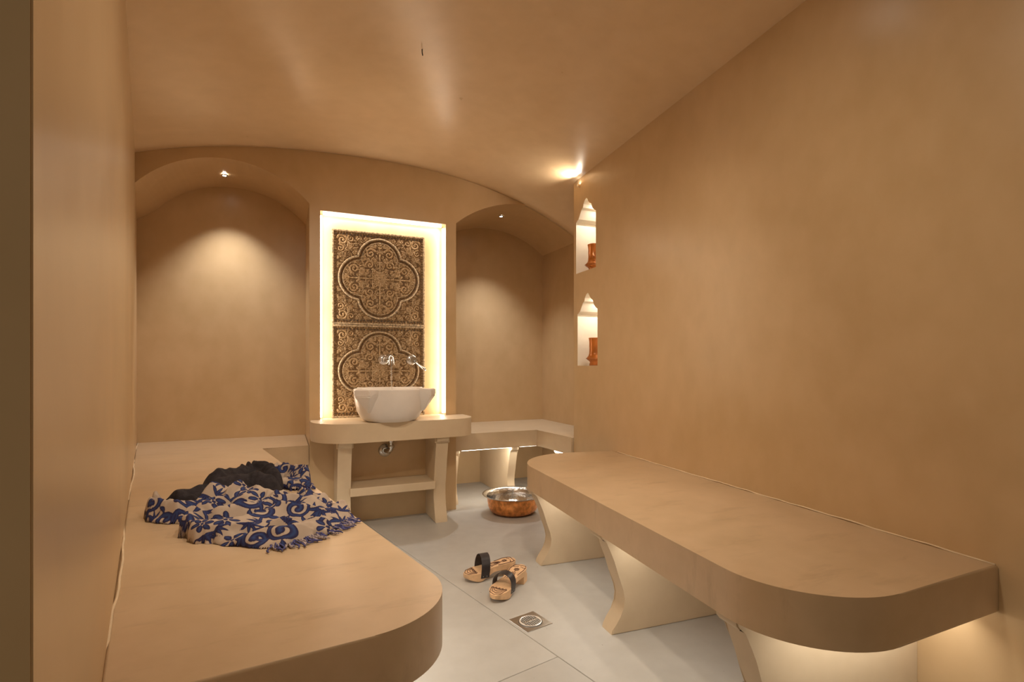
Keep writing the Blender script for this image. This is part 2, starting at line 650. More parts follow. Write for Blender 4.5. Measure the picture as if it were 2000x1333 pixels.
# right bench ------------------------------------------------------
rb = thing('plaster_bench', 'long cream plaster bench with rounded corners standing along the bare right wall', 'bench', (1.35, 1.6, 0))
def rel(o, root):
    o.matrix_parent_inverse = root.matrix_basis.inverted()
    return o
def XF(y):          # front edge of the right bench
    return 0.995 + 0.0894 * (y - 0.958)
poly = [(XR(0.714) - 0.001, 0.714), (XR(2.56) - 0.001, 2.56), (XF(2.68), 2.665), (XF(0.70), 0.712)]
pts = fillet(poly, [0, 0, 0.33, 0.24], 18)
bm = bmesh.new()
prism(bm, pts, ZB - TH, ZB, 0.007, 3)
rel(mesh_obj('slab', bm, M['bench'], rb, smooth=True, angle=35), rb)
wdir = Vector((-1, 0.0675)).normalized()
for y in (2.33, 1.63, 0.94):
    dpt = XR(y) - XF(y)
    rel(leg_panel(rb, (XR(y) + 0.002, y), wdir, dpt, ZB - TH, 0.075, M['stand']), rb)
rel(bead_line(rb, [(XR(0.72) - 0.001, 0.72, ZB + 0.001), (XR(2.5) - 0.001, 2.5, ZB + 0.001)], 0.0028, 4), rb)
rel(led_run(rb, [(XF(0.98) + 0.14, 0.98), (XF(1.59) + 0.14, 1.59)], ZB - TH - 0.004, None, P_BENCH), rb)
rel(led_run(rb, [(XF(1.67) + 0.14, 1.67), (XF(2.29) + 0.14, 2.29)], ZB - TH - 0.004, None, P_BENCH), rb)
rel(led_run(rb, [(XF(0.80) + 0.15, 0.80), (XR(0.80) - 0.03, 0.80)], ZB - TH - 0.004, None, P_BENCH * 1.15, tilt=(0, 0.5, -1)), rb)

# left bench, running on into the left alcove -----------------------
lb = thing('plaster_bench', 'broad plaster bench along the left wall with the crumpled towels on it', 'bench', (-0.1, 2.2, 0))
def XLF(y):
    return -0.105 + (3.455 - y) * 0.1944
poly = [(XL(0.955) + 0.001, 0.952), (0.36, 1.02), (XLF(1.02), 1.02), (XLF(3.46), 3.462), (0.160, 3.478), (0.160, Y_LBACK - 0.002), (XL(Y_LBACK) - 0.004, Y_LBACK - 0.002)]
poly = [(XL(0.955) + 0.001, 0.945), (0.375, 1.016), (XLF(3.46), 3.462), (0.160, 3.470), (0.160, Y_LBACK - 0.001), (XL(Y_LBACK) + 0.001, Y_LBACK - 0.001)]
pts = fillet(poly, [0, 0.20, 0, 0, 0, 0], 18)
bm = bmesh.new()
prism(bm, pts, ZB - TH, ZB, 0.006, 3)
bmesh.ops.triangulate(bm, faces=[f for f in bm.faces if len(f.verts) > 8])
rel(mesh_obj('slab', bm, M['bench'], lb, smooth=True, angle=35), lb)
for y in (1.25, 2.15, 3.05):
    rel(leg_panel(lb, (XL(y) - 0.002, y), Vector((1, 0.1944)), (XLF(y) - XL(y)) * 0.97, ZB - TH, 0.075, M['stand']), lb)
rel(bead_line(lb, [(XL(y) + 0.001 + 0.006 * math.sin(y * 5.0), y, ZB + 0.0015) for y in np.linspace(0.97, 4.0, 24)], 0.0032, 9), lb)
rel(led_run(lb, [(XLF(1.3) - 0.05, 1.3), (XLF(2.1) - 0.05, 2.1)], ZB - TH - 0.004, None, P_BENCH * 2.0), lb)
rel(led_run(lb, [(XLF(2.2) - 0.05, 2.2), (XLF(3.0) - 0.05, 3.0)], ZB - TH - 0.004, None, P_BENCH * 2.4), lb)
rel(led_run(lb, [(XLF(3.4) + 0.03, 3.50), (0.13, 3.50)], ZB - TH - 0.004, None, P_BENCH), lb)

# corner bench in the right alcove ----------------------------------
ZC = 0.51
cb = thing('corner_bench', 'L-shaped plaster bench with a lit underside in the right alcove behind the copper bowl', 'bench', (1.6, 3.9, 0))
poly = [(1.109, 3.525), (1.755, 3.535), (1.775, YE + 0.001), (2.149, YE + 0.001), (2.149, Y_RBACK - 0.001), (1.109, Y_RBACK - 0.001)]
bm = bmesh.new()
prism(bm, poly, ZC - TH, ZC, 0.005, 2)
bmesh.ops.triangulate(bm, faces=[f for f in bm.faces if len(f.verts) > 8])
rel(mesh_obj('slab', bm, M['stand'], cb, smooth=True, angle=35), cb)
rel(leg_panel(cb, (1.585, Y_RBACK), (0, -1), Y_RBACK - 3.545, ZC - TH, 0.06, M['stand'], 0.75), cb)
rel(leg_panel(cb, (1.135, Y_RBACK), (0, -1), Y_RBACK - 3.545, ZC - TH, 0.05, M['stand'], 0.75), cb)
rel(leg_panel(cb, (2.15, 3.30), (-1, 0), 2.15 - 1.78, ZC - TH, 0.06, M['stand'], 0.75), cb)
rel(led_run(cb, [(1.17, 3.545), (1.55, 3.550)], ZC - TH - 0.001, None, P_BENCH * 2.4, tilt=(0, 0.8, -1)), cb)
rel(led_run(cb, [(1.62, 3.550), (1.76, 3.555)], ZC - TH - 0.001, None, P_BENCH * 2.4, tilt=(0, 0.8, -1)), cb)
rel(led_run(cb, [(1.775, 3.56), (1.785, 3.10)], ZC - TH - 0.001, None, P_BENCH * 2.4, tilt=(0.8, 0, -1)), cb)

# ---------------------------------------------------------------- washstand
ZS = 0.655
ws = thing('washstand', 'plaster washstand with rounded top, curved legs and a lower shelf under the marble basin', 'washstand', (0.65, 3.35, 0))
poly = [(0.165, Y_PIER - 0.001), (0.165, 3.135), (1.160, 3.190), (1.160, Y_PIER - 0.001)]
pts = fillet([(0.165, 3.478), (0.165, 3.132), (1.158, 3.195), (1.158, 3.478)], [0, 0.235, 0.15, 0], 16)
bm = bmesh.new()
prism(bm, pts, ZS - 0.112, ZS, 0.006, 3)
# the top also floors the recess behind it
rel(mesh_obj('top_slab', bm, M['stand'], ws, smooth=True, angle=35), ws)
bm = bmesh.new()
prism(bm, [(NX0 - 0.002, 3.474), (NX1 + 0.002, 3.474), (NX1 + 0.002, NY + 0.002), (NX0 - 0.002, NY + 0.002)], ZS - 0.06, ZS - 0.0005)
rel(mesh_obj('recess_sill', bm, M['stand'], ws), ws)
for x in (0.345, 0.932):
    lg = rel(leg_panel(ws, (x, Y_PIER + 0.002), (0, -1), 0.30, ZS - 0.112, 0.078, M['stand'], 0.8), ws)
    bm = bmesh.new()
    rbox(bm, (x, 3.345, ZS - 0.131), (0.098, 0.266, 0.037), 0.004)
    cp = mesh_obj('leg_capital', bm, M['stand'], lg)
bm = bmesh.new()
rbox(bm, (0.6385, 3.365, 0.235), (0.52, 0.232, 0.05), 0.004)
rel(mesh_obj('lower_shelf', bm, M['stand'], ws), ws)

# ---------------------------------------------------------------- light strips around the recess
nl = thing('recess_lighting', 'bright warm light strip framing the recess behind the carved panel', 'light strip', (0.63, NY, 1.3))
def nstrip(p0, p1, inward, power):
    a, b = Vector(p0), Vector(p1)
    bm = bmesh.new()
    mid = (a + b) / 2
    d = b - a
    sx = [0.012 if abs(c) < 1e-6 else abs(c) for c in d]
    box(bm, mid, sx)
    o = rel(mesh_obj('led_strip', bm, M['led'], nl), nl)
    off = Vector(inward) * 0.010
    area_light('strip_light', mid + off, d.length, 0.02, Vector(inward), power * d.length, WARM, roll=d)
yl = 3.525
nstrip((NX0 + 0.007, yl, ZS + 0.01), (NX0 + 0.007, yl, NZ1 - 0.02), (1, 0, 0), P_NICHE)
nstrip((NX1 - 0.007, yl, ZS + 0.01), (NX1 - 0.007, yl, NZ1 - 0.02), (-1, 0, 0), P_NICHE)
nstrip((NX0 + 0.02, yl, NZ1 - 0.007), (NX1 - 0.02, yl, NZ1 - 0.007), (0, 0, -1), P_NICHE)

# ---------------------------------------------------------------- raster drawing used for carving and print
class Raster:
    """a small numpy canvas in metric coordinates; curves are stamped as distance fields"""
    def __init__(self, x0, y0, x1, y1, res):
        self.nx = int(round((x1 - x0) / res)) + 1
        self.ny = int(round((y1 - y0) / res)) + 1
        self.x0, self.y0, self.res = x0, y0, res
        self.X, self.Y = np.meshgrid(x0 + np.arange(self.nx) * res, y0 + np.arange(self.ny) * res)
        self.D = np.full(self.X.shape, -1.0)      # how far inside a stroke, relative 0..1
    def stroke(self, pts, wid):
        for (x, y), w in zip(pts, wid):
            i0 = max(0, int((x - w - self.x0) / self.res)); i1 = min(self.nx, int((x + w - self.x0) / self.res) + 2)
            j0 = max(0, int((y - w - self.y0) / self.res)); j1 = min(self.ny, int((y + w - self.y0) / self.res) + 2)
            if i1 <= i0 or j1 <= j0:
                continue
            r = np.hypot(self.X[j0:j1, i0:i1] - x, self.Y[j0:j1, i0:i1] - y)
            np.maximum(self.D[j0:j1, i0:i1], 1 - r / w, out=self.D[j0:j1, i0:i1])
    def spiral(self, cx, cy, R, a0, turns, sgn, w0, w1, blob=0.0):
        n = int(40 * turns * max(1, R / (w1 + 1e-6) / 6))
        pts, wid = [], []
        for k in range(n + 1):
            t = k / n
            r = R * (1 - 0.80 * t)
            a = a0 + sgn * 2 * math.pi * turns * t
            pts.append((cx + r * math.cos(a), cy + r * math.sin(a)))
            wid.append(w0 + (w1 - w0) * t)
        self.stroke(pts, wid)
        if blob > 0:
            self.stroke([pts[-1]], [blob])
    def petal(self, x, y, a, ln, wd):
        n = 14
        pts, wid = [], []
        for k in range(n + 1):
            t = k / n
            pts.append((x + ln * t * math.cos(a), y + ln * t * math.sin(a)))
            wid.append(max(wd * math.sin(math.pi * (0.12 + 0.83 * t)), wd * 0.12))
        self.stroke(pts, wid)
    def leaf_curve(self, x, y, a, ln, bend, wd):
        n = 20
        pts, wid = [], []
        for k in range(n + 1):
            t = k / n
            aa = a + bend * t
            x += ln / n * math.cos(aa)
            y += ln / n * math.sin(aa)
            pts.append((x, y))
            wid.append(wd * (0.25 + math.sin(math.pi * min(1, t * 1.05)) * 0.9))
        self.stroke(pts, wid)
    def sample(self, x, y, arr=None):
        a = self.D if arr is None else arr
        i = np.clip(((x - self.x0) / self.res), 0, self.nx - 1.001)
        j = np.clip(((y - self.y0) / self.res), 0, self.ny - 1.001)
        i0 = i.astype(int); j0 = j.astype(int)
        fi = i - i0; fj = j - j0
        return (a[j0, i0] * (1 - fi) * (1 - fj) + a[j0, i0 + 1] * fi * (1 - fj) + a[j0 + 1, i0] * (1 - fi) * fj + a[j0 + 1, i0 + 1] * fi * fj)

def grid_mesh(name, V, faces, attr_name, attr, mat, parent):
    me = bpy.data.meshes.new(name)
    me.vertices.add(len(V))
    me.vertices.foreach_set('co', V.astype(np.float32).ravel())
    nf = len(faces)
    me.loops.add(nf * 4)
    me.loops.foreach_set('vertex_index', faces.astype(np.int32).ravel())
    me.polygons.add(nf)
    me.polygons.foreach_set('loop_start', np.arange(nf, dtype=np.int32) * 4)
    me.polygons.foreach_set('loop_total', np.full(nf, 4, dtype=np.int32))
    me.polygons.foreach_set('use_smooth', np.ones(nf, dtype=bool))
    me.update(calc_edges=True)
    if attr is not None:
        at = me.attributes.new(attr_name, 'FLOAT', 'POINT')
        at.data.foreach_set('value', attr.astype(np.float32).ravel())
    me.materials.append(mat)
    return link(bpy.data.objects.new(name, me), parent)

# ---------------------------------------------------------------- two carved panels behind the basin
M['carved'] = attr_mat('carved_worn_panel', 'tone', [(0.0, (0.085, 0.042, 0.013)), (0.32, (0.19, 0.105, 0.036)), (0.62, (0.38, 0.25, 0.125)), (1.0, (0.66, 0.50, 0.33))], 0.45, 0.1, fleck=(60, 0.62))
M['carved_rail'] = simple('worn_pale_rail', (0.40, 0.30, 0.19), 0.5, var=(90, 0.55))

# one quarter of the pattern, in panel units (half side = 1)
q = Raster(-0.02, -0.02, 1.02, 1.02, 0.006)
LO, LR = 0.40, 0.475           # lobe offset, lobe radius
def sd_quat(x, y):
    x = np.abs(x); y = np.abs(y)
    a = np.hypot(x - LO, y) - LR
    b = np.hypot(x, y - LO) - LR
    return np.minimum(a, b)
rr = random.Random(21)
def add_scroll(x, y, R, a=None, t=None):
    s = rr.choice((-1, 1))
    q.spiral(x, y, R, rr.uniform(0, 6.28) if a is None else a, t or rr.uniform(1.1, 1.7), s, R * 0.26, R * 0.13, R * 0.30)
    for _ in range(3):
        aa = rr.uniform(0, 6.28)
        q.leaf_curve(x + R * math.cos(aa), y + R * math.sin(aa), aa + s * 0.7, R * 1.1, s * 1.2, R * 0.17)
for (x, y, R) in ((0.20, 0.55, .105), (0.55, 0.20, .105), (0.22, 0.30, .09), (0.38, 0.42, .06), (0.72, 0.13, .065), (0.13, 0.73, .065),
                  (0.40, 0.13, .07), (0.13, 0.40, .055), (0.10, 0.14, .06), (0.60, 0.36, .05), (0.33, 0.62, .05),
                  (0.80, 0.80, .115), (0.62, 0.84, .075), (0.84, 0.62, .075), (0.66, 0.66, .06), (0.86, 0.46, .045), (0.47, 0.87, .045)):
    add_scroll(x, y, R)
tr = 0
done = [(0.20, 0.55, .105), (0.55, 0.20, .105), (0.22, 0.30, .09), (0.80, 0.80, .115), (0.62, 0.84, .075), (0.84, 0.62, .075)]
while tr < 3000:
    tr += 1
    x, y, R0 = rr.uniform(0.04, 0.90), rr.uniform(0.04, 0.90), rr.uniform(0.026, 0.05)
    sdq = float(sd_quat(np.array(x), np.array(y)))
    if abs(sdq + 0.035) < R0 + 0.05 or any((x - a) ** 2 + (y - b) ** 2 < (R0 + c) ** 2 * 0.9 for a, b, c in done):
        continue
    done.append((x, y, R0))
    add_scroll(x, y, R0)
q.stroke([(0.0, t) for t in np.linspace(0.1, 0.82, 120)], [0.016] * 120)
q.stroke([(t, 0.0) for t in np.linspace(0.1, 0.82, 120)], [0.016] * 120)
for a in (0.25, 0.8, 1.3):
    q.petal(0.02 * math.cos(a), 0.02 * math.sin(a), a, 0.12, 0.028)
for t in (0.70, 0.76, 0.82):
    q.petal(0, t - 0.05, 0.9, 0.08, 0.018)
    q.petal(t - 0.05, 0, 0.7, 0.08, 0.018)

def carved_panel(label, x0, x1, z0, z1, yb, rot):
    root = thing('carved_panel', label, 'wall panel', ((x0 + x1) / 2, yb, z0), 0, 'square carved panels behind the basin')
    n = 300
    U, Vv = np.meshgrid(np.linspace(-1, 1, n), np.linspace(-1, 1, n))
    D = np.maximum(q.sample(np.abs(U), np.abs(Vv)), 0)
    sq = sd_quat(U, Vv)
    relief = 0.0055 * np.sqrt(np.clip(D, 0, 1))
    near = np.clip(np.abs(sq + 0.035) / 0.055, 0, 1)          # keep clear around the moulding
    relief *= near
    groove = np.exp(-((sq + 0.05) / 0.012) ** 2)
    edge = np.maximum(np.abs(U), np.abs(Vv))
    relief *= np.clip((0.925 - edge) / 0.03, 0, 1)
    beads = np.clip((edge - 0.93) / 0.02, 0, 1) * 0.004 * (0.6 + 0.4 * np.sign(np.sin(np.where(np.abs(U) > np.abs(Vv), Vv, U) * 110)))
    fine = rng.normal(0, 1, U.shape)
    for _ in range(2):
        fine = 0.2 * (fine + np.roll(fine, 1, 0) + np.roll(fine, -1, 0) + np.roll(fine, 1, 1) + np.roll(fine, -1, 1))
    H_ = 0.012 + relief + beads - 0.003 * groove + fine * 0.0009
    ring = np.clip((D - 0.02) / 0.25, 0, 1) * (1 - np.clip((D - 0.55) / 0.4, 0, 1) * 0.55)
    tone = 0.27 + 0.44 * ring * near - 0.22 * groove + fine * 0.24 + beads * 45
    X = (x0 + x1) / 2 + U * (x1 - x0) / 2
    Z = (z0 + z1) / 2 + Vv * (z1 - z0) / 2
    V = np.stack([X, yb - H_, Z], -1).reshape(-1, 3)
    idx = np.arange(n * n).reshape(n, n)
    F = np.stack([idx[:-1, :-1], idx[:-1, 1:], idx[1:, 1:], idx[1:, :-1]], -1).reshape(-1, 4)
    # skirt back to the wall
    rim = np.concatenate([idx[0, :], idx[1:, -1], idx[-1, -2::-1], idx[-2:0:-1, 0]])
    V2 = V[rim].copy()
    V2[:, 1] = yb
    base = len(V)
    m_ = len(rim)
    k = np.arange(m_)
    F2 = np.stack([rim[k], base + k, base + (k + 1) % m_, rim[(k + 1) % m_]], -1)
    V = np.concatenate([V, V2])
    tone = np.concatenate([tone.ravel(), np.full(m_, 0.3)])
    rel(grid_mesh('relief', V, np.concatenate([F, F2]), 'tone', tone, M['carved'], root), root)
    # quatrefoil moulding: two ropes of metal-like trim following the outline
    for name, inset, r in (('quatrefoil_moulding', 0.0, 0.0058), ('inner_moulding', 0.085, 0.0030)):
        R_ = LR - inset
        half = math.acos(max(-1, min(1, 0)))
        bmq = bmesh.new()
        pts = []
        # lobe arcs meet on the diagonals
        # intersection of circle centred (LO,0) with the diagonal
        s = (2 * LO + math.sqrt(max(0, 4 * LO * LO - 8 * (LO * LO - R_ * R_)))) / 4
        a_end = math.atan2(s, s - LO)
        for k4 in range(4):
            for i in range(33):
                a = -a_end + 2 * a_end * i / 32
                px, py = LO + R_ * math.cos(a), R_ * math.sin(a)
                c4, s4 = math.cos(k4 * math.pi / 2), math.sin(k4 * math.pi / 2)
                pts.append((px * c4 - py * s4, px * s4 + py * c4))
        pts.append(pts[0])
        P3 = [((x0 + x1) / 2 + u * (x1 - x0) / 2, yb - 0.014, (z0 + z1) / 2 + v * (z1 - z0) / 2) for u, v in pts]
        tube(bmq, P3, r, 8, cap=False)
        rel(mesh_obj(name, bmq, M['carved_rail'], root, smooth=True), root)
    # outer rails
    w = 0.012
    for c, s_ in ((((x0 + x1) / 2, yb - 0.011, z1), (x1 - x0 + w, 0.022, w)), (((x0 + x1) / 2, yb - 0.011, z0), (x1 - x0 + w, 0.022, w)),
                  ((x0, yb - 0.011, (z0 + z1) / 2), (w, 0.022, z1 - z0 - w)), ((x1, yb - 0.011, (z0 + z1) / 2), (w, 0.022, z1 - z0 - w))):
        bmr = bmesh.new()
        rbox(bmr, c, s_, 0.003)
        rel(mesh_obj('frame_rail', bmr, M['carved_rail'], root), root)
    # studs along the top and bottom edges
    bms = bmesh.new()
    for z in (z0 + 0.022, z1 - 0.022):
        for i in range(26):
            r_ = bmesh.ops.create_icosphere(bms, subdivisions=1, radius=0.0045)
            bmesh.ops.translate(bms, verts=r_['verts'], vec=(x0 + 0.02 + (x1 - x0 - 0.04) * i / 25, yb - 0.016, z))
    st = rel(mesh_obj('studs', bms, M['dark'], root), root)
    st['kind'] = 'stuff'
carved_panel('upper carved brown panel with a complete quatrefoil, above the taps', 0.306, 0.898, 1.264, 1.864, NY - 0.001, 0)
carved_panel('lower carved brown panel partly hidden behind the marble basin and taps', 0.306, 0.898, 0.661, 1.251, NY - 0.001, 0)

# ---------------------------------------------------------------- marble basin
bx_, by_ = 0.618, 3.275
ba = thing('marble_basin', 'round white marble basin with carved lug handles standing on the washstand', 'basin', (bx_, by_, ZS))
bm = bmesh.new()
lathe(bm, [(0.0, 0.0005), (0.140, 0.0005), (0.155, 0.005), (0.177, 0.024), (0.197, 0.062), (0.210, 0.12), (0.2175, 0.188), (0.2165, 0.1945), (0.212, 0.1965), (0.190, 0.1965), (0.186, 0.193),
           (0.178, 0.15), (0.150, 0.085), (0.09, 0.05), (0.0, 0.045)], 72)
mesh_obj('bowl', bm, M['marble'], ba, smooth=True, angle=50)
view = math.atan2(-by_, -bx_)
for k, da in enumerate((-35, 70, 142, 218)):
    a = view + math.radians(da)
    bm = bmesh.new()
    hull = []
    for s in (-1, 1):
        hull += [(0.196, s * 0.070, 0.1963), (0.272, s * 0.055, 0.1963), (0.274, s * 0.052, 0.158), (0.150, s * 0.070, 0.155)]
    hull += [(0.214, 0, 0.058), (0.13, 0, 0.06)]
    vs = [bm.verts.new(p) for p in hull]
    bmesh.ops.convex_hull(bm, input=vs)
    bmesh.ops.delete(bm, geom=[v for v in bm.verts if not v.link_faces], context='VERTS')
    bmesh.ops.bevel(bm, geom=list(bm.edges), offset=0.004, segments=2, affect='EDGES')
    bmesh.ops.rotate(bm, verts=bm.verts, cent=(0, 0, 0), matrix=Matrix.Rotation(a, 3, 'Z'))
    mesh_obj('lug_handle', bm, M['marble'], ba, smooth=True, angle=30)
bm = bmesh.new()
lathe(bm, [(0.0, 0.049), (0.02, 0.049), (0.022, 0.047)], 24)
mesh_obj('waste_ring', bm, M['chrome'], ba, smooth=True)

# ---------------------------------------------------------------- tap, handle, falling water, waste pipe
YW = NY - 0.014
def flange(parent, c, axis, r, mat, name='flange', t=0.010):
    bm = bmesh.new()
    lathe(bm, [(0.0, 0.0), (r, 0.0), (r, t * 0.5), (r * 0.82, t), (r * 0.55, t * 1.3), (r * 0.5, t * 2.2), (0.0, t * 2.2)], 36)
    qd = Vector((0, 0, 1)).rotation_difference(Vector(axis)).to_matrix()
    bmesh.ops.rotate(bm, verts=bm.verts, cent=(0, 0, 0), matrix=qd)
    bmesh.ops.translate(bm, verts=bm.verts, vec=c)
    return rel(mesh_obj(name, bm, mat, parent, smooth=True, angle=40), parent)
tp = thing('wall_tap', 'chrome wall spout on the carved panel pouring water into the basin', 'tap', (0.626, YW, 1.03))
flange(tp, (0.626, YW, 1.030), (0, -1, 0), 0.033, M['chrome'])
bm = bmesh.new()
sp = [(0.630, YW - 0.01, 1.030), (0.634, YW - 0.05, 1.038), (0.638, YW - 0.09, 1.046), (0.641, YW - 0.13, 1.050), (0.643, YW - 0.155, 1.047), (0.6445, YW - 0.170, 1.036), (0.645, YW - 0.175, 1.020), (0.645, YW - 0.176, 1.002)]
tube(bm, sp, [0.016, 0.016, 0.016, 0.0165, 0.017, 0.0175, 0.0175, 0.0175], 20)
s_ob = rel(mesh_obj('spout', bm, M['chrome'], tp, smooth=True, angle=50), tp)
bm = bmesh.new()
lathe(bm, [(0.0, 0.0), (0.0195, 0.0), (0.0195, 0.009), (0.0, 0.009)], 24, (0.645, YW - 0.176, 0.996))
mesh_obj('spout_collar', bm, M['chrome'], s_ob, smooth=True, angle=40)
th = thing('tap_handle', 'chrome lever handle with round wall plate to the right of the spout', 'tap', (0.812, YW, 1.03))
flange(th, (0.812, YW, 1.031), (0, -1, 0), 0.034, M['chrome'])
bm = bmesh.new()
tube(bm, [(0.812, YW - 0.015, 1.031), (0.813, YW - 0.07, 1.030)], [0.019, 0.021], 20)
rel(mesh_obj('handle_body', bm, M['chrome'], th, smooth=True, angle=40), th)
bm = bmesh.new()
tube(bm, [(0.813, YW - 0.058, 1.026), (0.830, YW - 0.09, 1.004), (0.846, YW - 0.12, 0.986), (0.862, YW - 0.148, 0.970), (0.868, YW - 0.158, 0.964)], [0.0075, 0.0085, 0.0095, 0.011, 0.0085], 14)
rel(mesh_obj('lever', bm, M['chrome'], th, smooth=True), th)
mw, N_, L_, b_ = new_mat('water')
b_.inputs['Base Color'].default_value = (0.95, 0.95, 0.93, 1)
b_.inputs['Roughness'].default_value = 0.03
b_.inputs['IOR'].default_value = 1.33
b_.inputs['Transmission Weight'].default_value = 0.85
bm = bmesh.new()
pw = [(0.645 + 0.0008 * math.sin(i * 1.7), YW - 0.176 - 0.00012 * i * i, 0.994 - 0.0137 * i) for i in range(20)]
tube(bm, pw, [0.0046 - 0.00005 * i for i in range(20)], 10)
wt = mesh_obj('water_stream', bm, mw, None, smooth=True)
tag(wt, 'thin stream of water falling from the spout into the marble basin', 'water')
wp = thing('waste_pipe', 'chrome waste pipe with wall plate under the washstand top', 'pipe', (0.62, Y_PIER, 0.44))
flange(wp, (0.622, Y_PIER, 0.440), (0, -1, 0), 0.042, M['chrome'], t=0.012)
bm = bmesh.new()
tube(bm, [(0.624, 3.46, 0.440), (0.634, 3.445, 0.440), (0.644, 3.435, 0.441), (0.650, 3.430, 0.448), (0.652, 3.428, 0.460), (0.652, 3.428, 0.5425)], 0.0155, 18)
pp = rel(mesh_obj('elbow_pipe', bm, M['chrome'], wp, smooth=True, angle=40), wp)
for z in (0.462, 0.500):
    bm = bmesh.new()
    lathe(bm, [(0.0, 0), (0.021, 0), (0.0225, 0.006), (0.021, 0.016), (0.0, 0.016)], 24, (0.652, 3.428, z))
    mesh_obj('pipe_nut', bm, M['chrome'], pp, smooth=True, angle=40)

# ---------------------------------------------------------------- alcove downlights
def downlight(label, x, y, z, tgt, power, angle=78):
    t = thing('recessed_downlight', label, 'downlight', (x, y, z), 0, 'downlights in the alcove arches')
    bm = bmesh.new()
    lathe(bm, [(0.010, 0.004), (0.017, 0.004), (0.020, -0.002), (0.017, -0.004), (0.011, -0.003)], 28)
    mesh_obj('trim_ring', bm, M['steel'], t, smooth=True)
    bm = bmesh.new()
    lathe(bm, [(0.0, -0.0015), (0.010, -0.0015), (0.011, 0.003)], 24)
    mesh_obj('lens', bm, M['lens'], t, smooth=True)
    spot_light('downlight_beam', (x, y, z - 0.010), tgt, power, SPOTC, angle, 0.9, 0.012)
downlight('tiny recessed downlight in the arch of the left alcove', -0.322, 3.76, 2.188, (-0.31, 3.82, 0.9), P_SPOT, 90)
downlight('tiny recessed downlight in the arch of the right alcove', 1.575, 3.80, 2.155, (1.55, 3.86, 0.9), P_SPOT, 90)

# ceiling downlights over the middle of the room
def ceiling_light(label, x, y, power, aim, angle):
    z = zc(x, y)
    t = thing('ceiling_downlight', label, 'downlight', (x, y, z), 0, 'ceiling downlights')
    bm = bmesh.new()
    lathe(bm, [(0.055, 0.01), (0.055, -0.012), (0.062, -0.016), (0.072, -0.012), (0.074, 0.01)], 36)
    mesh_obj('trim_ring', bm, M['steel'], t, smooth=True)
    bm = bmesh.new()
    lathe(bm, [(0.0, -0.006), (0.055, -0.006)], 32)
    mesh_obj('lens', bm, M['led'], t)
    spot_light('ceiling_beam', (x, y, z - 0.02), aim, power, CEILC, angle, 1.0, 0.05)
ceiling_light('round downlight in the vault above the left bench', 0.02, 1.42, P_CEIL * 1.25, (0.80, 2.9, 0.1), 112)
ceiling_light('round downlight in the vault above the right bench', 1.22, 1.32, P_CEIL * 0.70, (0.65, 2.9, 0.1), 112)
ceiling_light('added round fill downlight in the middle of the vault near the doorway', 0.62, 0.95, P_CEIL * 1.0, (0.72, 1.35, 0.0), 165)  # out-of-view lamp added as wide general fill for the near half
# small lamp where the vault meets the far end of the right wall
t = thing('corner_spotlight', 'tiny bright spotlight where the vault meets the right wall above the niches', 'spotlight', (XR(2.965) - 0.012, 2.965, 2.160))
bm = bmesh.new()
lathe(bm, [(0.0, -0.008), (0.008, -0.008), (0.010, -0.004), (0.010, 0.008), (0.007, 0.010)], 20)
mesh_obj('housing', bm, M['bead'], t, smooth=True)
bm = bmesh.new()
lathe(bm, [(0.0, 0.0095), (0.0068, 0.0095)], 16)
mesh_obj('lens', bm, M['lens'], t)
spot_light('corner_beam', (XR(2.965) - 0.022, 2.965, 2.175), (0.8, 2.90, 2.35), P_CORNER, CEILC, 150, 1.0, 0.006)

# ---------------------------------------------------------------- niches in the right wall: lamp and vase each
def vase(label, x, y, z):
    t = thing('vase', label, 'vase', (x, y, z), 0, 'amber vases in the wall niches')
    bm = bmesh.new()
    lathe(bm, [(0.0, 0.0), (0.036, 0.0), (0.039, 0.004), (0.037, 0.012), (0.034, 0.022), (0.040, 0.030), (0.054, 0.040), (0.057, 0.047), (0.052, 0.055), (0.044, 0.064),
               (0.0395, 0.078), (0.038, 0.10), (0.0385, 0.15), (0.041, 0.172), (0.0425, 0.178), (0.040, 0.180), (0.036, 0.176), (0.0345, 0.15), (0.034, 0.10), (0.034, 0.07), (0.0, 0.06)], 48)
    mesh_obj('body', bm, M['amber'], t, smooth=True, angle=60)
    bm = bmesh.new()
    for k in range(48):
        pass
    tube(bm, [(0.0575 * math.cos(a), 0.0575 * math.sin(a), 0.047) for a in np.linspace(0, 2 * math.pi, 49)], 0.0028, 8, cap=False)
    mesh_obj('collar_ring', bm, M['amber'], t, smooth=True)
def niche_light(label, x, y, z, power):
    t = thing('niche_light', label, 'light', (x, y, z), 0, 'small lights in the wall niches')
    bm = bmesh.new()
    lathe(bm, [(0.0, 0.0), (0.016, 0.0), (0.018, 0.004), (0.018, 0.012), (0.0, 0.012)], 24)
    mesh_obj('housing', bm, M['steel'], t, smooth=True, angle=40)
    bm = bmesh.new()
    lathe(bm, [(0.0, -0.001), (0.013, -0.001), (0.013, 0.0005), (0.0, 0.0005)], 20)
    mesh_obj('lens', bm, M['lens'], t)
    area_light('niche_beam', (x, y, z - 0.003), 0.02, 0.02, (0, 0.15, -1), power, (1.0, 0.92, 0.80))
vase('amber glazed vase in the upper wall niche', 1.862, 2.918, 1.5975)
vase('amber glazed vase in the lower wall niche', 1.862, 2.905, 0.9915)
niche_light('small light at the top of the upper wall niche', 1.905, 2.88, 2.040, 0.8)
niche_light('small light at the top of the lower wall niche', 1.905, 2.86, 1.434, 0.8)

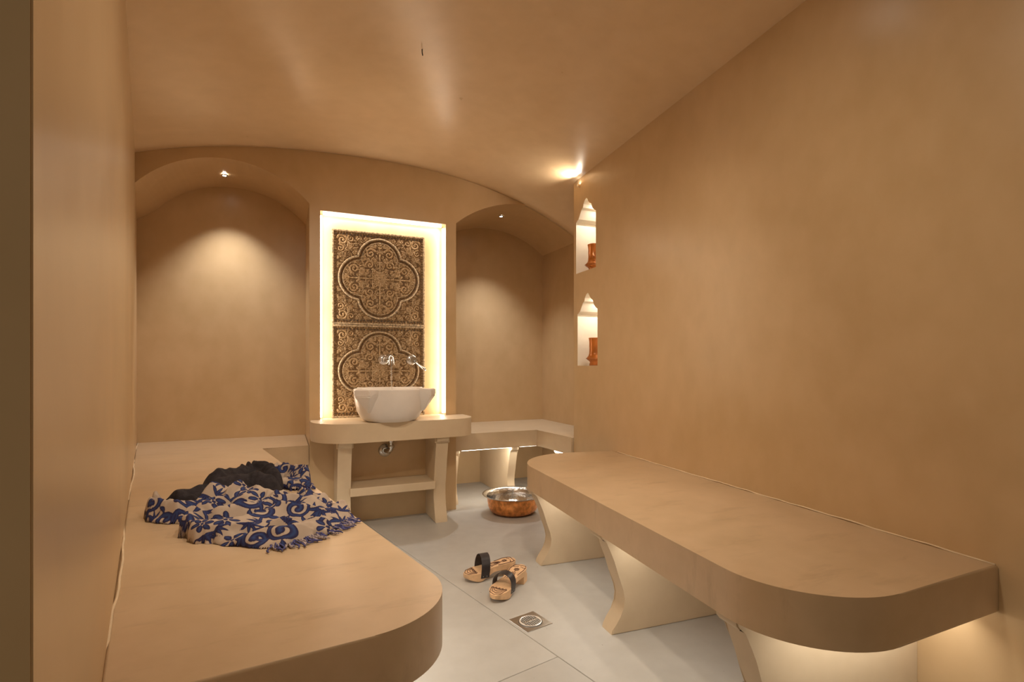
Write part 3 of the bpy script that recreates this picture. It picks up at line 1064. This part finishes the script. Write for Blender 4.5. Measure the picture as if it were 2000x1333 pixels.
# ---------------------------------------------------------------- copper bowl
cbw = thing('copper_bowl', 'hammered copper bowl with a tinned silver inside on the floor by the right bench', 'bowl', (1.437, 3.255, 0))
bm = bmesh.new()
lathe(bm, [(0.0, 0.0), (0.115, 0.0), (0.128, 0.004), (0.155, 0.022), (0.168, 0.048), (0.1735, 0.085), (0.176, 0.112), (0.180, 0.117)], 96)
mesh_obj('copper_body', bm, M['copper'], cbw, smooth=True)
bm = bmesh.new()
lathe(bm, [(0.180, 0.1175), (0.197, 0.122), (0.206, 0.127), (0.2085, 0.1300), (0.2065, 0.1315), (0.196, 0.1270), (0.180, 0.1215), (0.174, 0.114), (0.170, 0.085), (0.164, 0.05), (0.150, 0.026), (0.12, 0.008), (0.0, 0.006)], 96)
mesh_obj('tinned_lining', bm, M['tin'], cbw, smooth=True)

# ---------------------------------------------------------------- floor drain
dr = thing('floor_drain', 'square steel floor drain with a round slotted grate in the stone floor', 'drain', (0.888, 1.845, 0), ta + 0.0)
bm = bmesh.new()
s_ = 0.060
n = 48
ringo = [bm.verts.new((0.047 * math.cos(2 * math.pi * i / n), 0.047 * math.sin(2 * math.pi * i / n), 0.0022)) for i in range(n)]
sqv = []
for i in range(n):
    a = 2 * math.pi * i / n
    k = s_ / max(abs(math.cos(a)), abs(math.sin(a)))
    sqv.append(bm.verts.new((k * math.cos(a), k * math.sin(a), 0.0022)))
sqb = [bm.verts.new((v.co.x * 1.02, v.co.y * 1.02, 0.0002)) for v in sqv]
ringb = [bm.verts.new((v.co.x * 0.97, v.co.y * 0.97, -0.004)) for v in ringo]
for i in range(n):
    j = (i + 1) % n
    bm.faces.new((ringo[i], sqv[i], sqv[j], ringo[j]))
    bm.faces.new((sqv[i], sqb[i], sqb[j], sqv[j]))
    bm.faces.new((ringo[j], ringb[j], ringb[i], ringo[i]))
mesh_obj('plate', bm, M['steel'], dr)
bm = bmesh.new()
lathe(bm, [(0.0, 0.0008), (0.046, 0.0008)], 40)
mesh_obj('pan', bm, M['dark'], dr)
bm = bmesh.new()
lathe(bm, [(0.038, 0.0015), (0.038, 0.0050), (0.041, 0.0062), (0.0445, 0.0050), (0.0445, 0.0015)], 56)
mesh_obj('grate_rim', bm, M['slat'], dr, smooth=True, angle=40)
for k in range(-4, 5):
    x = k * 0.0088
    hl = math.sqrt(max(0, 0.039 ** 2 - x * x))
    bm = bmesh.new()
    rbox(bm, (x, 0, 0.0035), (0.0042, 2 * hl, 0.003), 0.0008, None, 1)
    mesh_obj('slat', bm, M['slat'], dr)
bm = bmesh.new()
rbox(bm, (0, 0.0, 0.0040), (0.066, 0.006, 0.003), 0.0008, None, 1)
mesh_obj('crossbar', bm, M['chrome'], dr)

# ---------------------------------------------------------------- wooden clogs
def half_width(t):      # t: 0 heel .. 1 toe
    return float(np.interp(t, [0, 0.04, 0.10, 0.2, 0.35, 0.48, 0.62, 0.75, 0.86, 0.94, 0.98, 1.0],
                           [0.012, 0.027, 0.036, 0.039, 0.032, 0.030, 0.040, 0.047, 0.042, 0.028, 0.016, 0.010]))
def top_z(t):
    return float(np.interp(t, [0, 0.2, 0.45, 0.7, 0.9, 1.0], [0.068, 0.066, 0.058, 0.046, 0.041, 0.038]))
def bot_z(t):
    return float(np.interp(t, [0, 0.3, 0.45, 0.62, 0.70, 0.80, 0.92, 1.0], [0.036, 0.032, 0.028, 0.010, 0.001, 0.001, 0.010, 0.020]))
def clog(label, toe, heel, strap_open):
    d = Vector(toe) - Vector(heel)
    Ln = d.length
    root = thing('wooden_clog', label, 'clog', (heel[0], heel[1], 0), math.atan2(d.y, d.x), 'pair of wooden bath clogs')
    bm = bmesh.new()
    rows = []
    nt, nw = 44, 8
    for i in range(nt + 1):
        t = i / nt
        w = half_width(t)
        zt, zb = top_z(t), bot_z(t)
        ring = []
        for j in range(nw + 1):
            s = -1 + 2 * j / nw
            ring.append(bm.verts.new((t * Ln, s * w, zt - 0.0015 * (abs(s) > 0.99))))
        for j in range(nw, -1, -1):
            s = -1 + 2 * j / nw
            ring.append(bm.verts.new((t * Ln, s * w * 0.92, zb + 0.004 * abs(s) ** 4)))
        rows.append(ring)
    m_ = len(rows[0])
    for a, b in zip(rows[:-1], rows[1:]):
        for j in range(m_):
            bm.faces.new((a[j], a[(j + 1) % m_], b[(j + 1) % m_], b[j]))
    bm.faces.new(rows[0][::-1])
    bm.faces.new(rows[-1])
    mesh_obj('sole', bm, M['wood'], root, smooth=True, angle=40)
    bm = bmesh.new()
    hp = [(0.012, -0.030), (0.012, 0.030), (0.055, 0.034), (0.062, 0.0), (0.055, -0.034)]
    prism(bm, hp, 0.0, 0.040, 0.002, 2)
    mesh_obj('heel_block', bm, M['wood'], root)
    # burnt line decoration
    bm = bmesh.new()
    def lines(pts, r=0.0015):
        tube(bm, [(x, y, top_z(x / Ln) + 0.0003) for x, y in pts], r, 5)
    for k, g in enumerate((0.80, 0.62, 0.44, 0.27)):
        tt = [0.985 - 0.05 * k, 0.94 - 0.035 * k, 0.82]
        lines([(0.82 * Ln, -half_width(0.82) * g), (tt[1] * Ln, -half_width(0.93) * g * 1.1), (tt[0] * Ln, 0), (tt[1] * Ln, half_width(0.93) * g * 1.1), (0.82 * Ln, half_width(0.82) * g)])
    for s in np.linspace(-0.7, 0.7, 5):
        y0 = half_width(0.82) * s
        lines([(0.815 * Ln, y0 - 0.005), (0.80 * Ln, y0 - 0.003), (0.79 * Ln, y0), (0.80 * Ln, y0 + 0.003), (0.815 * Ln, y0 + 0.005)])
    lines([(0.815 * Ln, -half_width(0.815) * 0.85), (0.815 * Ln, half_width(0.815) * 0.85)])
    lines([((0.055 + 0.02 * (abs(math.cos(a)))) * 0 + (0.22 - 0.18 * math.cos(a)) * Ln, half_width(max(0.03, 0.22 - 0.18 * math.cos(a))) * 0.86 * (1 if sgn > 0 else -1)) for sgn in (1,) for a in np.linspace(0.15, 2.6, 16)])
    lines([((0.22 - 0.18 * math.cos(a)) * Ln, -half_width(max(0.03, 0.22 - 0.18 * math.cos(a))) * 0.86) for a in np.linspace(0.15, 2.6, 16)])
    lines([(0.05 * Ln, y) for y in np.linspace(-0.026, 0.026, 8)])
    for k in range(6):
        a = k * math.pi / 3
        cx_, cy_ = 0.21 * Ln + 0.008 * math.cos(a), 0.008 * math.sin(a)
        lines([(cx_ + 0.004 * math.cos(b), cy_ + 0.004 * math.sin(b)) for b in np.linspace(0, 2 * math.pi, 9)])
    lines([(0.25 * Ln, 0), (0.42 * Ln, 0.0)])
    for s in (-1, 1):
        lines([(0.10 * Ln, s * 0.004), (0.105 * Ln, s * 0.014), (0.13 * Ln, s * 0.020), (0.12 * Ln, s * 0.030)])
        lines([(0.30 * Ln, s * 0.006), (0.38 * Ln, s * 0.012), (0.50 * Ln, s * 0.020)])
        lines([(0.33 * Ln, s * 0.004), (0.42 * Ln, s * 0.008), (0.50 * Ln, s * 0.009)])
    mesh_obj('engraving', bm, M['burnt'], root)['kind'] = 'stuff'
    # leather strap over the instep
    bm = bmesh.new()
    t0, wd = 0.66, 0.042
    w = half_width(t0) * 0.97
    zt = top_z(t0)
    prev = None
    hgt = strap_open
    path = [(-w - 0.001, zt - 0.030), (-w - 0.0025, zt - 0.012)]
    for k in range(19):
        a = math.pi * k / 18
        path.append((-(w + 0.004) * math.cos(a), zt + hgt * math.sin(a) ** 0.8))
    path += [(w + 0.0025, zt - 0.012), (w + 0.001, zt - 0.030)]
    sect = []
    for i, (y, z) in enumerate(path):
        tpos = i / (len(path) - 1)
        nrm = Vector((y, max(z - zt, 0.0) + 0.001)).normalized() * 0.0022
        x0 = t0 * Ln - wd / 2 - 0.010 * math.sin(math.pi * tpos)
        x1 = x0 + wd
        sect.append([bm.verts.new((x0, y, z)), bm.verts.new((x1, y, z)), bm.verts.new((x1, y + nrm.x, z + nrm.y)), bm.verts.new((x0, y + nrm.x, z + nrm.y))])
    for a, b in zip(sect[:-1], sect[1:]):
        for j in range(4):
            bm.faces.new((a[j], a[(j + 1) % 4], b[(j + 1) % 4], b[j]))
    bm.faces.new(sect[0][::-1])
    bm.faces.new(sect[-1])
    so = mesh_obj('strap', bm, M['leather'], root, smooth=True, angle=40)
    for s in (-1, 1):
        for dx in (-0.009, 0.009):
            bm = bmesh.new()
            r_ = bmesh.ops.create_icosphere(bm, subdivisions=1, radius=0.0024)
            bmesh.ops.translate(bm, verts=bm.verts, vec=(t0 * Ln + dx, s * (w + 0.003), zt - 0.022))
            mesh_obj('stud', bm, M['steel'], so)
    return root
clog('wooden clog lying nearest the drain, its heel pointing towards the right bench', (0.812, 2.045), (1.030, 2.228), 0.046)
clog('wooden clog behind the other one, its pointed toe turned to the left', (0.772, 2.308), (1.028, 2.312), 0.066)

# ---------------------------------------------------------------- crumpled printed towel and charcoal towel
pr_ = Raster(-0.70, 1.25, 0.55, 2.85, 0.0016)
rr = random.Random(5)
placed = []
tries = 0
while tries < 6000:
    tries += 1
    x, y = rr.uniform(-0.68, 0.53), rr.uniform(1.28, 2.82)
    kind = rr.choice('SSSFFL')
    R = {'S': rr.uniform(0.034, 0.050), 'F': rr.uniform(0.028, 0.038), 'L': rr.uniform(0.018, 0.026)}[kind]
    if all((x - a) ** 2 + (y - b) ** 2 > (R + c) ** 2 * 0.62 for a, b, c in placed):
        placed.append((x, y, R))
        a0 = rr.uniform(0, 6.28)
        if kind == 'S':
            sg = rr.choice((-1, 1))
            pr_.spiral(x, y, R, a0, 1.2, sg, R * 0.14, R * 0.26, R * 0.30)
            for da in (0.3, 1.3, 2.4):
                aa = a0 + sg * da
                pr_.leaf_curve(x + R * 0.95 * math.cos(aa), y + R * 0.95 * math.sin(aa), aa + sg * 0.5, R * 0.9, -sg * 1.3, R * 0.15)
        elif kind == 'F':
            k = rr.choice((5, 6))
            for i in range(k):
                pr_.petal(x + R * 0.30 * math.cos(a0 + i * 6.283 / k), y + R * 0.30 * math.sin(a0 + i * 6.283 / k), a0 + i * 6.283 / k, R * 0.75, R * 0.24)
            pr_.stroke([(x, y)], [R * 0.14])
        else:
            for i in range(5):
                aa = a0 + (i - 2) * 0.55
                pr_.leaf_curve(x - R * 0.7 * math.cos(a0), y - R * 0.7 * math.sin(a0), aa, R * 1.7, (i - 2) * 0.25, R * 0.17)
M['print'] = attr_mat('blue_print_cotton', 'ink', [(0.0, (0.47, 0.37, 0.29)), (0.44, (0.47, 0.37, 0.29)), (0.50, (0.018, 0.012, 0.050)), (0.70, (0.018, 0.018, 0.085)), (1.0, (0.028, 0.065, 0.20))], 0.85, bump=(700, 0.4, 0.002))
M['thread'] = simple('thread', (0.33, 0.27, 0.28), 0.9, var=(260, 0.75))
M['thread_blue'] = simple('thread_blue', (0.07, 0.07, 0.20), 0.9, var=(200, 0.5))

def poly_sd(X, Y, poly):
    """signed distance (positive inside) to a polygon"""
    d = np.full(X.shape, 1e9)
    ins = np.zeros(X.shape, bool)
    n = len(poly)
    for i in range(n):
        ax, ay = poly[i]
        bx2, by2 = poly[(i + 1) % n]
        ex, ey = bx2 - ax, by2 - ay
        t = np.clip(((X - ax) * ex + (Y - ay) * ey) / (ex * ex + ey * ey), 0, 1)
        d = np.minimum(d, np.hypot(X - ax - t * ex, Y - ay - t * ey))
        c = ((ay > Y) != (by2 > Y)) & (X < (bx2 - ax) * (Y - ay) / (by2 - ay + 1e-12) + ax)
        ins ^= c
    return np.where(ins, d, -d)

def smooth_noise(shape, k, seed):
    g = np.random.default_rng(seed)
    ny, nx = shape
    c = g.normal(0, 1, (ny // k + 4, nx // k + 4))
    yi = np.arange(ny) / k
    xi = np.arange(nx) / k
    y0 = yi.astype(int); x0 = xi.astype(int)
    fy = (yi - y0)[:, None]; fx = (xi - x0)[None, :]
    fy = fy * fy * (3 - 2 * fy); fx = fx * fx * (3 - 2 * fx)
    return (c[y0][:, x0] * (1 - fy) * (1 - fx) + c[y0 + 1][:, x0] * fy * (1 - fx) + c[y0][:, x0 + 1] * (1 - fy) * fx + c[y0 + 1][:, x0 + 1] * fy * fx)

def vnoise(x, y, seed):
    g = np.random.default_rng(seed)
    c = g.normal(0, 1, (64, 64))
    xi = np.floor(x).astype(int); yi = np.floor(y).astype(int)
    fx = x - xi; fy = y - yi
    fx = fx * fx * (3 - 2 * fx); fy = fy * fy * (3 - 2 * fy)
    a, b = xi % 64, (xi + 1) % 64
    p, q2 = yi % 64, (yi + 1) % 64
    return c[p, a] * (1 - fx) * (1 - fy) + c[p, b] * fx * (1 - fy) + c[q2, a] * (1 - fx) * fy + c[q2, b] * fx * fy

def cloth(name, outline, ridges, mat, parent, seed, base=0.008, res=0.0019, ink=True, shift=(0, 0), wr=0.0052):
    P_ = np.array(outline)
    x0, y0 = P_.min(0) - 0.02
    x1, y1 = P_.max(0) + 0.02
    nx, ny = int((x1 - x0) / res), int((y1 - y0) / res)
    X, Y = np.meshgrid(x0 + np.arange(nx) * res, y0 + np.arange(ny) * res)
    # wavy cloth edge
    sd = poly_sd(X + 0.006 * smooth_noise(X.shape, 14, seed + 1), Y + 0.006 * smooth_noise(X.shape, 14, seed + 2), outline)
    wx = X + 0.010 * smooth_noise(X.shape, 34, seed + 3)
    wy = Y + 0.010 * smooth_noise(X.shape, 34, seed + 4)
    acc = np.exp(np.full(X.shape, base) * 150)
    for pts, hh, w in ridges:
        d = np.full(X.shape, 1e9)
        for (ax, ay), (bx2, by2) in zip(pts[:-1], pts[1:]):
            ex, ey = bx2 - ax, by2 - ay
            t = np.clip(((wx - ax) * ex + (wy - ay) * ey) / (ex * ex + ey * ey), 0, 1)
            d = np.minimum(d, np.hypot(wx - ax - t * ex, wy - ay - t * ey))
        u = np.clip(d / w, 0, 1)
        acc += np.exp(150 * hh * (1 - u * u) ** 1.2) - 1
    H_ = np.log(acc) / 150
    # sharp secondary creases
    ph = 0.25 + 0.9 * (X - x0) / (x1 - x0) * ((Y - y0) / (y1 - y0) - 0.35)
    tt = wx * np.cos(ph) + wy * np.sin(ph)
    nn = -wx * np.sin(ph) + wy * np.cos(ph)
    c1 = 1 - 1.5 * np.abs(vnoise(tt / 0.22 + 9, nn / 0.05 + 7, seed + 5))
    c2 = 1 - 1.5 * np.abs(vnoise(tt / 0.10 + 3, nn / 0.022 + 5, seed + 6))
    H_ += wr * 3.6 * np.clip(c1, -0.6, 1) + wr * 0.8 * np.clip(c2, -0.6, 1) + wr * 0.3 * smooth_noise(X.shape, 9, seed + 6)
    roll = np.clip(sd / 0.016, 0, 1)
    H_ = np.maximum(H_, 0.003) * np.sqrt(1 - (1 - roll) ** 2) + 0.0008
    keep = sd > -0.001
    V = np.stack([X, Y, ZB + H_], -1).reshape(-1, 3)
    idx = np.arange(nx * ny).reshape(ny, nx)
    F = np.stack([idx[:-1, :-1], idx[:-1, 1:], idx[1:, 1:], idx[1:, :-1]], -1).reshape(-1, 4)
    kf = keep.ravel()
    F = F[kf[F].all(1)]
    used = np.unique(F)
    remap = np.full(nx * ny, -1)
    remap[used] = np.arange(len(used))
    at = None
    if ink:
        gy, gx = np.gradient(H_, res)
        px = X + shift[0] + 0.25 * H_ + 0.003 * np.clip(gx, -1, 1)
        py = Y + shift[1] + 0.7 * H_ + 0.003 * np.clip(gy, -1, 1)
        D = pr_.sample(px, py)
        at = (0.5 + 0.5 * D).ravel()[used]
    return rel(grid_mesh(name, V[used], remap[F], 'ink', at, mat, parent), parent)

tw = thing('printed_towel', 'crumpled cream bath towel with blue floral scroll print and fringe on the left bench', 'towel', (-0.05, 1.85, ZB))
out_m = [(-.415, 2.10), (-.395, 2.0), (-.345, 1.955), (-.29, 1.925), (-.268, 1.86), (-.268, 1.765), (-.20, 1.69), (-.139, 1.645), (-.07, 1.585), (-.01, 1.554), (.06, 1.575), (.11, 1.625), (.17, 1.68), (.218, 1.761), (.20, 1.85), (.165, 1.96), (.09, 2.07), (.03, 2.055), (-.03, 2.10), (-.10, 2.15), (-.19, 2.13), (-.25, 2.06), (-.33, 2.13), (-.39, 2.17)]
rid_m = [([(-.245, 1.775), (-.235, 1.87), (-.17, 1.93)], .060, .045),
         ([(-.22, 1.725), (-.1, 1.74), (0, 1.80), (.1, 1.88)], .048, .07),
         ([(-.15, 1.675), (-.05, 1.625), (.02, 1.60), (.1, 1.67)], .030, .040),
         ([(-.17, 1.85), (-.05, 1.87), (.05, 1.93), (.13, 1.97)], .052, .048),
         ([(-.2, 1.98), (-.08, 1.97), (.02, 2.0), (.1, 2.03)], .046, .042),
         ([(-.21, 2.05), (-.15, 2.06), (-.08, 2.03)], .080, .07),
         ([(-.4, 2.08), (-.36, 2.0), (-.3, 1.97), (-.24, 2.0), (-.18, 2.05)], .050, .036),
         ([(-.39, 2.13), (-.37, 2.07)], .056, .032),
         ([(.05, 1.78), (.13, 1.8), (.19, 1.82)], .032, .045),
         ([(0, 1.70), (.08, 1.72), (.15, 1.735)], .032, .036)]
cloth('printed_cloth', out_m, rid_m, M['print'], tw, 3)
out_u = [(-.06, 2.43), (-.01, 2.31), (.03, 2.255), (.08, 2.24), (.122, 2.245), (.118, 2.33), (.09, 2.45), (.03, 2.53), (-.05, 2.53)]
rid_u = [([(-.04, 2.49), (.045, 2.46), (.085, 2.37)], .058, .052), ([(.02, 2.31), (.07, 2.29), (.10, 2.27)], .026, .04)]
cloth('printed_corner', out_u, rid_u, M['print'], tw, 23, shift=(0.2, -0.3))
# knotted fringe along the free edges
rr = random.Random(3)
def fringe(edge, n, outdir, ln, name):
    bmA, bmB = bmesh.new(), bmesh.new()
    pts = [Vector(p) for p in edge]
    seg = [(pts[i + 1] - pts[i]).length for i in range(len(pts) - 1)]
    tot = sum(seg)
    for k in range(n):
        s = (k + 0.5) / n * tot
        i = 0
        while s > seg[i] and i < len(seg) - 1:
            s -= seg[i]
            i += 1
        p = pts[i].lerp(pts[i + 1], s / seg[i])
        e = (pts[i + 1] - pts[i]).normalized()
        o = Vector((e.y, -e.x))
        o = (o + e * rr.uniform(-0.8, 0.8) + Vector(outdir) * 0.5).normalized()
        l = ln * rr.uniform(0.55, 1.25)
        path = []
        for j in range(7):
            t = j / 6
            w = 0.004 * math.sin(t * 7 + k)
            q2 = p - o * 0.010 + o * (l + 0.010) * t + e * w
            path.append((q2.x, q2.y, ZB + 0.0035 + 0.008 * (1 - t) ** 2 + 0.003 * abs(math.sin(k + 4 * t))))
        tube(rr.choice((bmA, bmB)), path, [0.0022, 0.0022, 0.0024, 0.0022, 0.0032, 0.0022, 0.0012], 6)
    for b, m_ in ((bmA, 'thread'), (bmB, 'thread_blue')):
        f = rel(mesh_obj(name, b, M[m_], tw, smooth=True), tw)
        f['kind'] = 'stuff'
fringe([(-.03, 1.556), (.06, 1.572), (.11, 1.622), (.17, 1.678), (.215, 1.757)], 46, (0.2, -0.3), 0.034, 'fringe')
fringe([(.07, 2.243), (.112, 2.248), (.112, 2.33)], 16, (0.3, -0.4), 0.014, 'fringe')

dk = thing('charcoal_towel', 'crumpled dark charcoal terry towel lying behind the printed towel on the left bench', 'towel', (-0.12, 2.3, ZB))
out_d = [(-.375, 2.165), (-.33, 2.135), (-.25, 2.085), (-.19, 2.14), (-.10, 2.158), (-.05, 2.185), (-.005, 2.20), (.012, 2.26), (.0, 2.31), (-.045, 2.42), (-.06, 2.50), (-.14, 2.50), (-.22, 2.41), (-.29, 2.29)]
rid_d = [([(-.22, 2.31), (-.13, 2.40), (-.08, 2.44), (-.04, 2.38), (-.015, 2.31)], .085, .062), ([(-.2, 2.21), (-.1, 2.28), (-.03, 2.24)], .074, .052), ([(-.33, 2.16), (-.25, 2.22), (-.19, 2.30)], .046, .042),
         ([(-.36, 2.15), (-.30, 2.135), (-.26, 2.10)], .030, .028)]
cloth('terry_cloth', out_d, rid_d, M['charcoal'], dk, 41, ink=False, res=0.0028, wr=0.004)

# ---------------------------------------------------------------- small odds and ends
bm = bmesh.new()
zw = zc(0.556, 2.226)
tube(bm, [(0.556, 2.226, zw + 0.01), (0.556, 2.226, zw - 0.008), (0.5565, 2.226, zw - 0.016), (0.559, 2.227, zw - 0.026)], [0.0022, 0.0022, 0.0024, 0.0026], 8)
cw = mesh_obj('ceiling_wire', bm, M['wire'], None, smooth=True)
tag(cw, 'short stub of black wire hanging from the vaulted ceiling', 'wire')
